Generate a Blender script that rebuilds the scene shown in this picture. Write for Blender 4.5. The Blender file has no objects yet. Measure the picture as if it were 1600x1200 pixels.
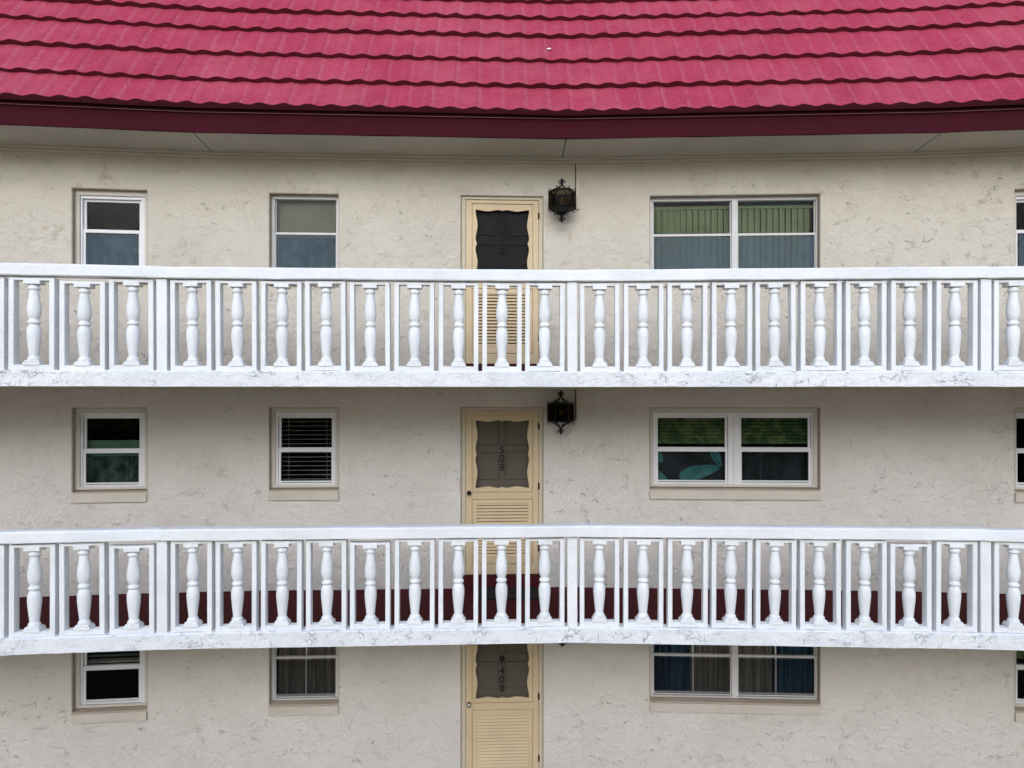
import bpy, bmesh, math, random
from mathutils import Matrix, Vector, noise
random.seed(7)
R = math.radians
scene = bpy.context.scene
col = scene.collection

# ------------------------------------------------------------------ camera
CZ = 13.3
cam_d = bpy.data.cameras.new('camera')
cam = bpy.data.objects.new('camera', cam_d); col.objects.link(cam)
cam_d.sensor_width = 36; cam_d.lens = 36*1110/1600
cam_d.shift_y = 25/1600
cam_d.clip_end = 1000
cam.location = (0, 0, CZ); cam.rotation_euler = (R(90), 0, 0)
scene.camera = cam
# ------------------------------------------------------------------ world, sun
SUN_EL, SUN_AZ = 30, 186          # veiled sun, behind the camera
w = bpy.data.worlds.new("World"); scene.world = w; w.use_nodes = True
nt = w.node_tree; nt.nodes.clear()
sky = nt.nodes.new('ShaderNodeTexSky'); sky.sky_type = 'NISHITA'; sky.sun_disc = False
sky.sun_elevation = R(SUN_EL); sky.sun_rotation = R(SUN_AZ)
sky.air_density = 1.0; sky.dust_density = 1.5; sky.ozone_density = 1.0
bg = nt.nodes.new('ShaderNodeBackground'); bg.inputs[1].default_value = 0.115
wo = nt.nodes.new('ShaderNodeOutputWorld')
nt.links.new(sky.outputs[0], bg.inputs[0]); nt.links.new(bg.outputs[0], wo.inputs[0])
sd = bpy.data.lights.new('sun', 'SUN'); sd.energy = .62; sd.angle = R(60); sd.color = (.74, .87, 1.0)
sun = bpy.data.objects.new('sun', sd); col.objects.link(sun)
dirv = Vector((math.sin(R(SUN_AZ))*math.cos(R(SUN_EL)), math.cos(R(SUN_AZ))*math.cos(R(SUN_EL)), math.sin(R(SUN_EL))))
sun.rotation_euler = dirv.to_track_quat('Z', 'Y').to_euler()
sun.location = (0, 20, 40)
vs = scene.view_settings
vs.view_transform = 'Standard'; vs.look = 'None'; vs.gamma = 1; vs.exposure = 1.16
scene.render.engine = 'CYCLES'
scene.cycles.transparent_max_bounces = 16

# ------------------------------------------------------------------ plan geometry: a gently concave facade of straight bays
L = 4.28
HEADS = [10.5, 6.5, 2.75, -2.7, -6.3, -10.3]
NW = 1.62                     # wall plane, metres behind the balcony edge
V = [None]*7; V[3] = (.645, 7.55)
for i in (2, 1, 0):
    V[i] = (V[i+1][0]-L*math.cos(R(HEADS[i])), V[i+1][1]-L*math.sin(R(HEADS[i])))
for i in (3, 4, 5):
    V[i+1] = (V[i][0]+L*math.cos(R(HEADS[i])), V[i][1]+L*math.sin(R(HEADS[i])))
def offs(n):
    out = []
    for k in range(7):
        a = HEADS[max(k-1, 0)]; b = HEADS[min(k, 5)]
        m = R((a+b)/2); r = n/math.cos(R((a-b)/2))
        out.append((V[k][0]-math.sin(m)*r, V[k][1]+math.cos(m)*r))
    return out
_oc = {}
def P(i, t, n, z):
    key = round(n, 4)
    if key not in _oc: _oc[key] = offs(n)
    a = _oc[key][i]; b = _oc[key][i+1]
    return (a[0]+(b[0]-a[0])*t, a[1]+(b[1]-a[1])*t, z)
W = offs(NW)
WL = [math.hypot(W[i+1][0]-W[i][0], W[i+1][1]-W[i][1]) for i in range(6)]
def wallM(i): return Matrix.Translation((W[i][0], W[i][1], 0)) @ Matrix.Rotation(R(HEADS[i]), 4, 'Z')
def railM(i): return Matrix.Translation((V[i][0], V[i][1], 0)) @ Matrix.Rotation(R(HEADS[i]), 4, 'Z')
FL = {6: CZ+.305, 5: CZ-2.415, 4: CZ-5.135}
CEIL = CZ+3.105
SLAB = .165

# ------------------------------------------------------------------ materials
def mat(name, color=(.5, .5, .5), rough=.7, metal=0, spec=.5):
    m = bpy.data.materials.new(name); m.use_nodes = True
    b = m.node_tree.nodes['Principled BSDF']
    b.inputs['Base Color'].default_value = (*color, 1); b.inputs['Roughness'].default_value = rough
    b.inputs['Metallic'].default_value = metal; b.inputs['Specular IOR Level'].default_value = spec
    return m, m.node_tree, b
def N(nt, t, **kw):
    n = nt.nodes.new(t)
    for k, v in kw.items():
        if hasattr(n, k) and not k.startswith('i_'): setattr(n, k, v)
    return n
def noise_n(nt, vec, scale, detail=4, rough=.55, dist=0):
    n = nt.nodes.new('ShaderNodeTexNoise'); n.inputs['Scale'].default_value = scale
    n.inputs['Detail'].default_value = detail; n.inputs['Roughness'].default_value = rough
    n.inputs['Distortion'].default_value = dist
    nt.links.new(vec, n.inputs['Vector']); return n.outputs['Fac']
def ramp(nt, fac, p0, p1, c0=(0, 0, 0), c1=(1, 1, 1)):
    r = nt.nodes.new('ShaderNodeValToRGB'); r.color_ramp.elements[0].position = p0; r.color_ramp.elements[1].position = p1
    r.color_ramp.elements[0].color = (*c0, 1); r.color_ramp.elements[1].color = (*c1, 1)
    nt.links.new(fac, r.inputs[0]); return r.outputs[0]
def mix(nt, fac, a, b, mode='MIX'):
    m = nt.nodes.new('ShaderNodeMix'); m.data_type = 'RGBA'; m.blend_type = mode
    for s, v in ((m.inputs[0], fac), (m.inputs[6], a), (m.inputs[7], b)):
        if hasattr(v, 'is_output') or isinstance(v, bpy.types.NodeSocket): nt.links.new(v, s)
        elif isinstance(v, tuple): s.default_value = (*v, 1)
        else: s.default_value = v
    return m.outputs[2]
def mth(nt, op, a, b=None, c=None):
    m = nt.nodes.new('ShaderNodeMath'); m.operation = op
    for k, v in enumerate((a, b, c)):
        if v is None: continue
        if isinstance(v, bpy.types.NodeSocket): nt.links.new(v, m.inputs[k])
        else: m.inputs[k].default_value = v
    return m.outputs[0]
def bump(nt, b, h, strength, dist):
    n = nt.nodes.new('ShaderNodeBump'); n.inputs['Strength'].default_value = strength; n.inputs['Distance'].default_value = dist
    nt.links.new(h, n.inputs['Height']); nt.links.new(n.outputs[0], b.inputs['Normal'])
def objvec(nt, scale=None):
    tc = nt.nodes.new('ShaderNodeTexCoord'); v = tc.outputs['Object']
    if scale:
        mp = nt.nodes.new('ShaderNodeMapping'); mp.inputs['Scale'].default_value = scale
        nt.links.new(v, mp.inputs['Vector']); v = mp.outputs[0]
    return v

def ridges(nt, v, scale, width, mlo, mhi, mscale, off=0.0, aniso=(1, 1, 1)):
    """trowel strokes: short broken curved ridges left in textured stucco"""
    nz = nt.nodes.new('ShaderNodeTexNoise'); nz.inputs['Scale'].default_value = scale*.9; nz.inputs['Detail'].default_value = 3
    mp = nt.nodes.new('ShaderNodeMapping'); mp.inputs['Location'].default_value = (off, off*1.7, off*.6)
    mp.inputs['Scale'].default_value = aniso
    nt.links.new(v, mp.inputs['Vector']); nt.links.new(mp.outputs[0], nz.inputs['Vector'])
    ad = nt.nodes.new('ShaderNodeVectorMath'); ad.operation = 'MULTIPLY_ADD'
    nt.links.new(nz.outputs['Color'], ad.inputs[0]); ad.inputs[1].default_value = (.5/scale*3,)*3
    nt.links.new(mp.outputs[0], ad.inputs[2])
    vo = nt.nodes.new('ShaderNodeTexVoronoi'); vo.feature = 'DISTANCE_TO_EDGE'; vo.inputs['Scale'].default_value = scale
    nt.links.new(ad.outputs[0], vo.inputs['Vector'])
    line = ramp(nt, vo.outputs['Distance'], 0.0, width, (1, 1, 1), (0, 0, 0))
    msk = ramp(nt, noise_n(nt, mp.outputs[0], mscale, 4, .6), mlo, mhi)
    return mth(nt, 'MULTIPLY', line, msk)

def stucco(name, c1, c2, stain, bs=.5, crack=.5, stainamt=.6, dense=0.0, sc=1.0):
    m, nt, b = mat(name, c1, .9, spec=.25)
    v = objvec(nt)
    big = noise_n(nt, v, .9, 5, .6)
    c = mix(nt, ramp(nt, big, .35, .65), c1, c2)
    sp = ramp(nt, noise_n(nt, v, 7, 6, .7), .52, .75)
    pat = ramp(nt, noise_n(nt, objvec(nt, (1, 1, 1.6)), 1.1, 4, .6), .47, .68)
    st = mth(nt, 'MULTIPLY', mth(nt, 'MULTIPLY', sp, pat), stainamt)
    c = mix(nt, st, c, stain)
    big2 = ramp(nt, noise_n(nt, v, .55, 3, .5), .38, .62)
    r1 = ridges(nt, v, 7.0*sc, .030, .63-dense, .71-dense, 4.2*sc)
    r2 = ridges(nt, v, 15.0*sc, .05, .60-dense, .66-dense, 6.1*sc, 4.3, (1, 1, 1.5))
    pits = ramp(nt, noise_n(nt, objvec(nt, (1, 1, .6)), 17, 3, .6, 1.5), .72, .76)
    rr = mth(nt, 'MAXIMUM', r1, mth(nt, 'MULTIPLY', r2, .8))
    rr = mth(nt, 'MULTIPLY', rr, mth(nt, 'ADD', mth(nt, 'MULTIPLY', big2, .8), .2))
    rr = mth(nt, 'MAXIMUM', rr, mth(nt, 'MULTIPLY', mth(nt, 'MULTIPLY', pits, pat), 1.6))
    c = mix(nt, mth(nt, 'MULTIPLY', rr, crack), c, tuple(x*.45 for x in stain))
    nt.links.new(c, b.inputs['Base Color'])
    fine = noise_n(nt, v, 45, 5, .65)
    mid = noise_n(nt, v, 9, 5, .6, .6)
    h = mth(nt, 'ADD', mth(nt, 'MULTIPLY', fine, .25), mth(nt, 'MULTIPLY', mid, .9))
    h = mth(nt, 'ADD', h, mth(nt, 'MULTIPLY', rr, -.75))
    bump(nt, b, h, bs, .034)
    return m
M_WALL = stucco('stucco_wall', (.665, .63, .585), (.605, .568, .52), (.43, .37, .30), .85, .08, .8, .005)
M_WALL_TOP = stucco('stucco_wall_top_storey_cream', (.62, .575, .498), (.555, .51, .435), (.34, .27, .185), .85, .08, 1.0, .005)  # top storey: slightly darker, creamier wall colour than the floors below
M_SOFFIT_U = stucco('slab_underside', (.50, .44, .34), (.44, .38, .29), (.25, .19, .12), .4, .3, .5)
M_SLABEDGE = stucco('white_stucco_edge', (.80, .81, .83), (.72, .74, .77), (.60, .61, .63), .9, .07, .20, .05, 1.0)
M_SILL = stucco('sill_plaster', (.60, .55, .48), (.53, .48, .41), (.34, .29, .23), .5, .25, .7)
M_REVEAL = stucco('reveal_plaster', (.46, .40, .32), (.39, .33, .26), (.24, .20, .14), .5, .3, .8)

def painted(name, c, rough=.55, dirt=.25, dirtc=(.30, .30, .30), bs=.15, sc=14, vary=.06, world=False):
    m, nt, b = mat(name, c, rough, spec=.35)
    v = nt.nodes.new('ShaderNodeNewGeometry').outputs['Position'] if world else objvec(nt)
    n1 = noise_n(nt, v, 2.3, 5, .6); n2 = noise_n(nt, v, sc, 6, .7)
    c2 = tuple(x*(1-vary*2) for x in c)
    cc = mix(nt, ramp(nt, n1, .35, .7), c, c2)
    cc = mix(nt, mth(nt, 'MULTIPLY', ramp(nt, n2, .58, .8), dirt), cc, dirtc)
    nt.links.new(cc, b.inputs['Base Color'])
    h = mth(nt, 'ADD', noise_n(nt, v, 30, 4, .6), mth(nt, 'MULTIPLY', n1, 2.0))
    bump(nt, b, h, bs, .01)
    return m
M_WHITE = painted('white_masonry_paint', (.80, .815, .84), .6, .35, (.47, .46, .44), .6, sc=9, world=True)
M_TRIM = painted('beige_trim', (.60, .55, .45), .6, .3, (.3, .25, .18))
M_VINYL = painted('white_vinyl', (.76, .76, .78), .4, .15, bs=.05)
M_CASING = painted('cream_casing', (.60, .56, .50), .55, .35, (.3, .25, .2), bs=.1)
M_ALU = painted('aluminium', (.62, .61, .61), .4, .3, bs=.05)
M_YELLOW = painted('cream_yellow_door', (.62, .49, .31), .5, .25, (.40, .28, .14), bs=.1, sc=20)
M_JAMB = painted('door_jamb', (.56, .50, .38), .6, .4, (.28, .2, .12), bs=.15)
M_FLOOR = painted('oxide_red_floor', (.075, .013, .015), .85, .4, (.05, .02, .02), bs=.2)
M_FASCIA = painted('maroon_fascia', (.052, .0085, .0140), .95, .3, (.08, .02, .025), bs=.1, vary=.05)
M_FASCIA.node_tree.nodes['Principled BSDF'].inputs['Specular IOR Level'].default_value = .08
M_LIP = painted('tile_lip', (.13, .017, .030), .9, .4, (.05, .01, .015), bs=.2)
M_SOFFIT = painted('soffit_board', (.48, .45, .385), .8, .3, (.28, .26, .22), bs=.1)
M_IRON = mat('wrought_iron', (.008, .008, .009), .45, .6)[0]
M_BLACK = mat('black_metal_digit', (.006, .006, .006), .4)[0]
M_CHROME = mat('tarnished_knob', (.55, .53, .50), .25, .9)[0]
M_BULB = mat('amber_bulb', (.75, .50, .13), .3)[0]
M_INNER = painted('entry_door_paint', (.185, .16, .125), .5, .2, bs=.05)
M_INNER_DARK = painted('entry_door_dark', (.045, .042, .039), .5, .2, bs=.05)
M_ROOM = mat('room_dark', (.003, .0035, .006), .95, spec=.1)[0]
M_LINE = mat('joint_gap', (.03, .028, .025), .9)[0]
M_FLOOR.node_tree.nodes['Principled BSDF'].inputs['Specular IOR Level'].default_value = .1
M_MAT = painted('rubber_doormat', (.012, .012, .014), .95, .4, (.03, .03, .03), .8, 60)

# roof paint: raked crimson with fine worn lines along each tile wave
M_ROOF, nt, b = mat('crimson_tile', (.42, .05, .12), .85, spec=.12)
uv = nt.nodes.new('ShaderNodeUVMap'); uv.uv_map = 'uv'
sp = nt.nodes.new('ShaderNodeSeparateXYZ'); nt.links.new(uv.outputs[0], sp.inputs[0])
fr = mth(nt, 'FRACT', sp.outputs[0])
ov = objvec(nt)
wob = mth(nt, 'MULTIPLY', mth(nt, 'SUBTRACT', noise_n(nt, ov, 3, 2), .5), .05)
fr = mth(nt, 'ADD', fr, wob)
tot = None
for p, wd, amp in ((.18, .010, .9), (.25, .009, .8), (.31, .007, .5), (.80, .006, .35)):
    d = mth(nt, 'ABSOLUTE', mth(nt, 'SUBTRACT', fr, p))
    l = mth(nt, 'MULTIPLY', mth(nt, 'SUBTRACT', 1.0, mth(nt, 'SMOOTHSTEP', 0.0, wd*1.6, d) if False else mth(nt, 'MINIMUM', mth(nt, 'DIVIDE', d, wd*1.9), 1.0)), amp)
    tot = l if tot is None else mth(nt, 'MAXIMUM', tot, l)
brk = ramp(nt, noise_n(nt, objvec(nt, (9, 9, 2.5)), 3.0, 5, .7), .38, .60)
wear = mth(nt, 'MULTIPLY', tot, brk)
base = mix(nt, ramp(nt, noise_n(nt, ov, 2.2, 6, .65), .3, .7), (.38, .042, .088), (.30, .030, .064))
base = mix(nt, mth(nt, 'MULTIPLY', ramp(nt, noise_n(nt, ov, 28, 6, .75), .5, .72), .40), base, (.56, .13, .20))
base = mix(nt, mth(nt, 'MULTIPLY', ramp(nt, noise_n(nt, objvec(nt, (22, 22, 2)), 2.0, 4, .7), .55, .75), .25), base, (.60, .17, .24))
base = mix(nt, mth(nt, 'MULTIPLY', wear, .8), base, (.70, .33, .38))
lp = mth(nt, 'FRACT', mth(nt, 'MULTIPLY', mth(nt, 'ADD', sp.outputs[0], 399.9), .25))
lj = mth(nt, 'MULTIPLY', mth(nt, 'LESS_THAN', lp, .011), .25)
base = mix(nt, lj, base, (.14, .012, .025))
fl = mth(nt, 'FLOOR', mth(nt, 'MULTIPLY', mth(nt, 'ADD', sp.outputs[0], 399.9), .25))
wn = nt.nodes.new('ShaderNodeTexWhiteNoise'); wn.noise_dimensions = '2D'
cb = nt.nodes.new('ShaderNodeCombineXYZ'); nt.links.new(fl, cb.inputs[0])
so_ = nt.nodes.new('ShaderNodeSeparateXYZ'); nt.links.new(ov, so_.inputs[0])
nt.links.new(mth(nt, 'FLOOR', mth(nt, 'MULTIPLY', so_.outputs[2], 2.4)), cb.inputs[1]); nt.links.new(cb.outputs[0], wn.inputs['Vector'])
base = mix(nt, mth(nt, 'MULTIPLY', wn.outputs['Value'], .22), base, (.30, .030, .055))
dust = ramp(nt, noise_n(nt, objvec(nt, (1.0, 1.0, .7)), 1.3, 6, .7), .45, .75)
base = mix(nt, mth(nt, 'MULTIPLY', dust, .30), base, (.52, .16, .20))
# darker towards the head lap (v close to 1)
gr = mth(nt, 'MULTIPLY', ramp(nt, sp.outputs[1], .80, 1.0), .35)
base = mix(nt, gr, base, (.22, .02, .05))
nt.links.new(base, b.inputs['Base Color'])
hh = mth(nt, 'ADD', noise_n(nt, ov, 60, 4, .7), mth(nt, 'MULTIPLY', tot, 1.2))
bump(nt, b, hh, .35, .006)

# glass, screens
def glass(name, tint, refl=1.0):
    m = bpy.data.materials.new(name); m.use_nodes = True; nt = m.node_tree; nt.nodes.clear()
    o = nt.nodes.new('ShaderNodeOutputMaterial'); t = nt.nodes.new('ShaderNodeBsdfTransparent'); t.inputs[0].default_value = (*tint, 1)
    g = nt.nodes.new('ShaderNodeBsdfGlossy'); g.inputs['Roughness'].default_value = .03
    f = nt.nodes.new('ShaderNodeFresnel'); f.inputs[0].default_value = 1.5
    mx = nt.nodes.new('ShaderNodeMixShader')
    v = objvec(nt)
    bp = nt.nodes.new('ShaderNodeBump'); bp.inputs['Strength'].default_value = .35; bp.inputs['Distance'].default_value = .02
    nt.links.new(noise_n(nt, v, 3.5, 2, .5, .8), bp.inputs['Height']); nt.links.new(bp.outputs[0], g.inputs['Normal'])
    nt.links.new(mth(nt, 'MULTIPLY', f.outputs[0], refl), mx.inputs[0])
    nt.links.new(t.outputs[0], mx.inputs[1]); nt.links.new(g.outputs[0], mx.inputs[2]); nt.links.new(mx.outputs[0], o.inputs[0])
    return m
M_GLASS = glass('window_glass', (.88, .90, .88), .12)
M_SMOKE = glass('smoked_lantern_glass', (.22, .17, .10), .08)
def screen(name, c, fac):
    m = bpy.data.materials.new(name); m.use_nodes = True; nt = m.node_tree; nt.nodes.clear()
    o = nt.nodes.new('ShaderNodeOutputMaterial'); t = nt.nodes.new('ShaderNodeBsdfTransparent')
    d = nt.nodes.new('ShaderNodeBsdfDiffuse')
    mx = nt.nodes.new('ShaderNodeMixShader')
    v = objvec(nt)
    n = ramp(nt, noise_n(nt, v, 4.5, 4, .6, 1.0), .3, .75)
    cc = mix(nt, n, c, tuple(x*.6 for x in c)); nt.links.new(cc, d.inputs[0])
    mx.inputs[0].default_value = fac
    nt.links.new(t.outputs[0], mx.inputs[1]); nt.links.new(d.outputs[0], mx.inputs[2]); nt.links.new(mx.outputs[0], o.inputs[0])
    return m
M_SCREEN = screen('insect_mesh', (.18, .24, .30), .27)
M_SCREEN_DARK = screen('insect_mesh_dark', (.02, .022, .03), .25)
M_DOORSCREEN = screen('door_mesh', (.045, .037, .028), .15)
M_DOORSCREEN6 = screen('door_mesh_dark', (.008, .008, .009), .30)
def cloth(name, c, c2=None, sc=6, vary=.25, rough=.9, lo=.42, hi=.6, st=None):
    m, nt, b = mat(name, c, rough, spec=.2); v = objvec(nt, st)
    cc = mix(nt, ramp(nt, noise_n(nt, v, sc, 4, .6, .8), lo, hi), c, c2 or tuple(x*(1-vary) for x in c))
    nt.links.new(cc, b.inputs['Base Color']); return m
M_VBLIND = cloth('vertical_slats', (.22, .26, .145), sc=2)
M_HBLIND = cloth('green_slats', (.05, .11, .05), (.18, .23, .10), 7)
M_SLATW = cloth('white_slats', (.42, .44, .42))
M_SHADE = cloth('roller_shade', (.235, .215, .18), sc=1.5, vary=.1)
M_TAUPE = cloth('taupe_curtain', (.40, .345, .30), (.20, .17, .15), sc=3, st=(6, 6, .25))
M_BLUE = cloth('blue_curtain', (.06, .16, .27), (.012, .035, .06), sc=3, st=(6, 6, .25))
M_TEAL = cloth('leaf_print_cloth', (.015, .018, .022), (.045, .125, .135), 2.0, lo=.53, hi=.56)
M_GREENBAR = cloth('green_rail_cloth', (.13, .22, .17), sc=2, vary=.2)
M_DARKCLOTH = cloth('dark_printed_cloth', (.014, .017, .022), (.03, .035, .045), 3)
M_LEAFPRINT = cloth('teal_leaf_print', (.035, .12, .14), (.07, .20, .21), 7)
M_MURK = cloth('dim_green_curtain', (.02, .04, .035), (.08, .13, .11), 5)

# ------------------------------------------------------------------ object helpers
WM = {}
def place(o, M, parent=None):
    WM[o.name] = M
    if parent is not None:
        o.parent = parent
        o.matrix_basis = WM[parent.name].inverted() @ M
    else:
        o.matrix_basis = M
    col.objects.link(o); return o
def empty(name, M, label=None, cat=None, group=None):
    o = bpy.data.objects.new(name, None); o.empty_display_size = .2
    place(o, M)
    if label: o['label'] = label
    if cat: o['category'] = cat
    if group: o['group'] = group
    return o
class MB:
    def __init__(s): s.v = []; s.f = []; s.mi = []; s.sm = []; s.uv = None
    def face(s, pts, mi=0, sm=False, uvs=None):
        b = len(s.v); s.v += [tuple(p) for p in pts]; s.f.append(tuple(range(b, b+len(pts)))); s.mi.append(mi); s.sm.append(sm)
        if uvs is not None:
            if s.uv is None: s.uv = []
            s.uv += uvs
    def box(s, x0, x1, y0, y1, z0, z1, mi=0, M=None, bev=0):
        if bev:
            s.bbox(x0, x1, y0, y1, z0, z1, mi, M, bev); return
        c = [(x, y, z) for z in (z0, z1) for y in (y0, y1) for x in (x0, x1)]
        if M is not None: c = [tuple(M @ Vector(p)) for p in c]
        b = len(s.v); s.v += c
        for f in ((0, 2, 3, 1), (4, 5, 7, 6), (0, 1, 5, 4), (2, 6, 7, 3), (0, 4, 6, 2), (1, 3, 7, 5)):
            s.f.append(tuple(b+k for k in f)); s.mi.append(mi); s.sm.append(False)
    def bbox(s, x0, x1, y0, y1, z0, z1, mi, M, bev):
        bm = bmesh.new()
        vs_ = [bm.verts.new((x, y, z)) for z in (z0, z1) for y in (y0, y1) for x in (x0, x1)]
        for f in ((0, 2, 3, 1), (4, 5, 7, 6), (0, 1, 5, 4), (2, 6, 7, 3), (0, 4, 6, 2), (1, 3, 7, 5)):
            bm.faces.new([vs_[k] for k in f])
        bmesh.ops.bevel(bm, geom=bm.edges[:], offset=bev, segments=2, affect='EDGES', profile=.6)
        s.addbm(bm, mi, M); bm.free()
    def addbm(s, bm, mi=0, M=None, sm=False):
        bm.verts.ensure_lookup_table(); b = len(s.v)
        for v in bm.verts: s.v.append(tuple(M @ v.co) if M is not None else tuple(v.co))
        for f in bm.faces: s.f.append(tuple(b+v.index for v in f.verts)); s.mi.append(mi); s.sm.append(sm)
    def ring(s, a, c, y0, y1, mi=0, bev=0):
        """rectangular frame between outer rect a and inner rect c (x0,x1,z0,z1)"""
        s.box(a[0], a[1], y0, y1, c[3], a[3], mi, bev=bev); s.box(a[0], a[1], y0, y1, a[2], c[2], mi, bev=bev)
        s.box(a[0], c[0], y0, y1, c[2], c[3], mi, bev=bev); s.box(c[1], a[1], y0, y1, c[2], c[3], mi, bev=bev)
    def lathe(s, prof, cx=0, cy=0, seg=20, mi=0, M=None, sm=True):
        b = len(s.v)
        for (r, z) in prof:
            for k in range(seg):
                a = 2*math.pi*k/seg; p = Vector((cx+r*math.cos(a), cy+r*math.sin(a), z))
                s.v.append(tuple(M @ p) if M is not None else tuple(p))
        for j in range(len(prof)-1):
            for k in range(seg):
                k2 = (k+1) % seg
                s.f.append((b+j*seg+k, b+j*seg+k2, b+(j+1)*seg+k2, b+(j+1)*seg+k)); s.mi.append(mi); s.sm.append(sm)
        s.f.append(tuple(b+k for k in reversed(range(seg)))); s.mi.append(mi); s.sm.append(False)
        e = b+(len(prof)-1)*seg
        s.f.append(tuple(e+k for k in range(seg))); s.mi.append(mi); s.sm.append(False)
    def tube(s, pts, r, seg=7, mi=0):
        pts = [Vector(p) for p in pts]; b = len(s.v); n = len(pts)
        for j, p in enumerate(pts):
            d = (pts[min(j+1, n-1)]-pts[max(j-1, 0)]).normalized()
            up = Vector((0, 0, 1)) if abs(d.z) < .95 else Vector((1, 0, 0))
            a = d.cross(up).normalized(); c = d.cross(a).normalized()
            for k in range(seg):
                t = 2*math.pi*k/seg; s.v.append(tuple(p+a*r*math.cos(t)+c*r*math.sin(t)))
        for j in range(n-1):
            for k in range(seg):
                k2 = (k+1) % seg
                s.f.append((b+j*seg+k, b+j*seg+k2, b+(j+1)*seg+k2, b+(j+1)*seg+k)); s.mi.append(mi); s.sm.append(True)
        s.f.append(tuple(b+k for k in range(seg))); s.mi.append(mi); s.sm.append(False)
        s.f.append(tuple(b+(n-1)*seg+k for k in range(seg))); s.mi.append(mi); s.sm.append(False)
    def mesh(s, name, mats):
        me = bpy.data.meshes.new(name); me.from_pydata(s.v, [], s.f)
        for m in (mats if isinstance(mats, (list, tuple)) else [mats]): me.materials.append(m)
        me.polygons.foreach_set('material_index', s.mi); me.polygons.foreach_set('use_smooth', s.sm)
        if s.uv is not None:
            l = me.uv_layers.new(name='uv')
            flat = [c for t in s.uv for c in t]; l.data.foreach_set('uv', flat)
        bm = bmesh.new(); bm.from_mesh(me)
        if s.uv is None: bmesh.ops.remove_doubles(bm, verts=bm.verts[:], dist=1e-6)
        bmesh.ops.recalc_face_normals(bm, faces=bm.faces[:]) if getattr(s, 'recalc', True) else None
        bm.to_mesh(me); bm.free(); me.update(); return me
    def build(s, name, mats, M=None, parent=None):
        o = bpy.data.objects.new(name, s.mesh(name, mats))
        return place(o, M if M is not None else Matrix(), parent)
def nz(*a): return noise.noise(Vector(a))

def strip(mb, section, facets, nsub, mis=None, closed=True, jit=0, seed=0, sm=False, jfun=None, ends=True, cuts=True):
    """sweep a (n,z) section along the bays"""
    rings = []
    for i in facets:
        for k in range(nsub+(1 if i == facets[-1] else 0)):
            t = k/nsub; ring = []
            for j, (n, z) in enumerate(section):
                if jit:
                    s = (i*L+t*L)
                    n2 = n+jit*nz(s*2.1, j*3.3, seed)+.5*jit*nz(s*9, j*3.3, seed+5); z2 = z+jit*nz(s*1.7, j*5.1, seed+9)+.4*jit*nz(s*8, j*2, seed+3)
                else: n2, z2 = n, z
                q = P(i, t, n, z2)
                if n2 != n:
                    a = R(HEADS[i]); q = (q[0]-math.sin(a)*(n2-n), q[1]+math.cos(a)*(n2-n), z2)
                ring.append(q)
            rings.append(ring)
    m = len(section); b = len(mb.v)
    for r in rings: mb.v += r
    for a in range(len(rings)-1):
        for j in range(m if closed else m-1):
            j2 = (j+1) % m
            mb.f.append((b+a*m+j, b+(a+1)*m+j, b+(a+1)*m+j2, b+a*m+j2)); mb.mi.append(mis[j] if mis else 0); mb.sm.append(sm)
    if closed and ends:
        mb.f.append(tuple(b+j for j in range(m))); mb.mi.append(0); mb.sm.append(False)
        e = b+(len(rings)-1)*m
        mb.f.append(tuple(e+j for j in reversed(range(m)))); mb.mi.append(0); mb.sm.append(False)

# ------------------------------------------------------------------ ground and far trees
g = MB(); g.recalc = False
g.face([(-400, -400, 0), (400, -400, 0), (400, 400, 0), (-400, 400, 0)])
m_g, nt, b = mat('sandy_ground', (.1, .12, .05), .95)
nt.links.new(mix(nt, ramp(nt, noise_n(nt, objvec(nt), .15, 6, .6), .4, .6), (.66, .53, .36), (.58, .46, .30)), b.inputs['Base Color'])  # unseen ground; pale warm sand colour chosen to bounce light onto the facade
o = g.build('ground', m_g); o['kind'] = 'structure'
rt = random.Random(5)
t = MB(); t.recalc = False
for k in range(26):
    a = R(-62+k*5+rt.uniform(-2, 2)); d = rt.uniform(30, 44)
    cx, cy = math.sin(a)*d, -math.cos(a)*d
    h = rt.uniform(20, 28); rr = rt.uniform(3.5, 6)
    t.tube([(cx, cy, -.2), (cx+.2, cy, h*.5), (cx+.1, cy+.2, h*.8)], .3, 6, 1)
    for q in range(900):
        v = Vector((rt.gauss(0, 1), rt.gauss(0, 1), rt.gauss(0, 1))).normalized()*rt.uniform(.55, 1)
        c = Vector((cx+v.x*rr, cy+v.y*rr, h*.62+v.z*h*.38)); c += Vector((nz(*c*.4), nz(c.y, c.z, 3), nz(c.x, 2, c.z)))*1.3
        e1 = Vector((rt.uniform(-1, 1), rt.uniform(-1, 1), rt.uniform(-1, 1))).normalized(); e2 = e1.orthogonal().normalized()
        s_ = rt.uniform(.25, .6)
        t.face([c-e1*s_, c+e2*s_*.5, c+e1*s_, c-e2*s_*.5], 0)
m_leaf = cloth('leaf', (.045, .085, .02), (.09, .14, .035), 1.5); m_bark = mat('bark', (.12, .09, .06), .9)[0]
o = t.build('distant_trees', [m_leaf, m_bark]); o['kind'] = 'stuff'

# ------------------------------------------------------------------ the building
BLD = empty('apartment_building', Matrix.Translation((.6, 9.2, 0)),
            'cream stucco apartment block with crimson tiled mansard roof and open walkways', 'building')
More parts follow.
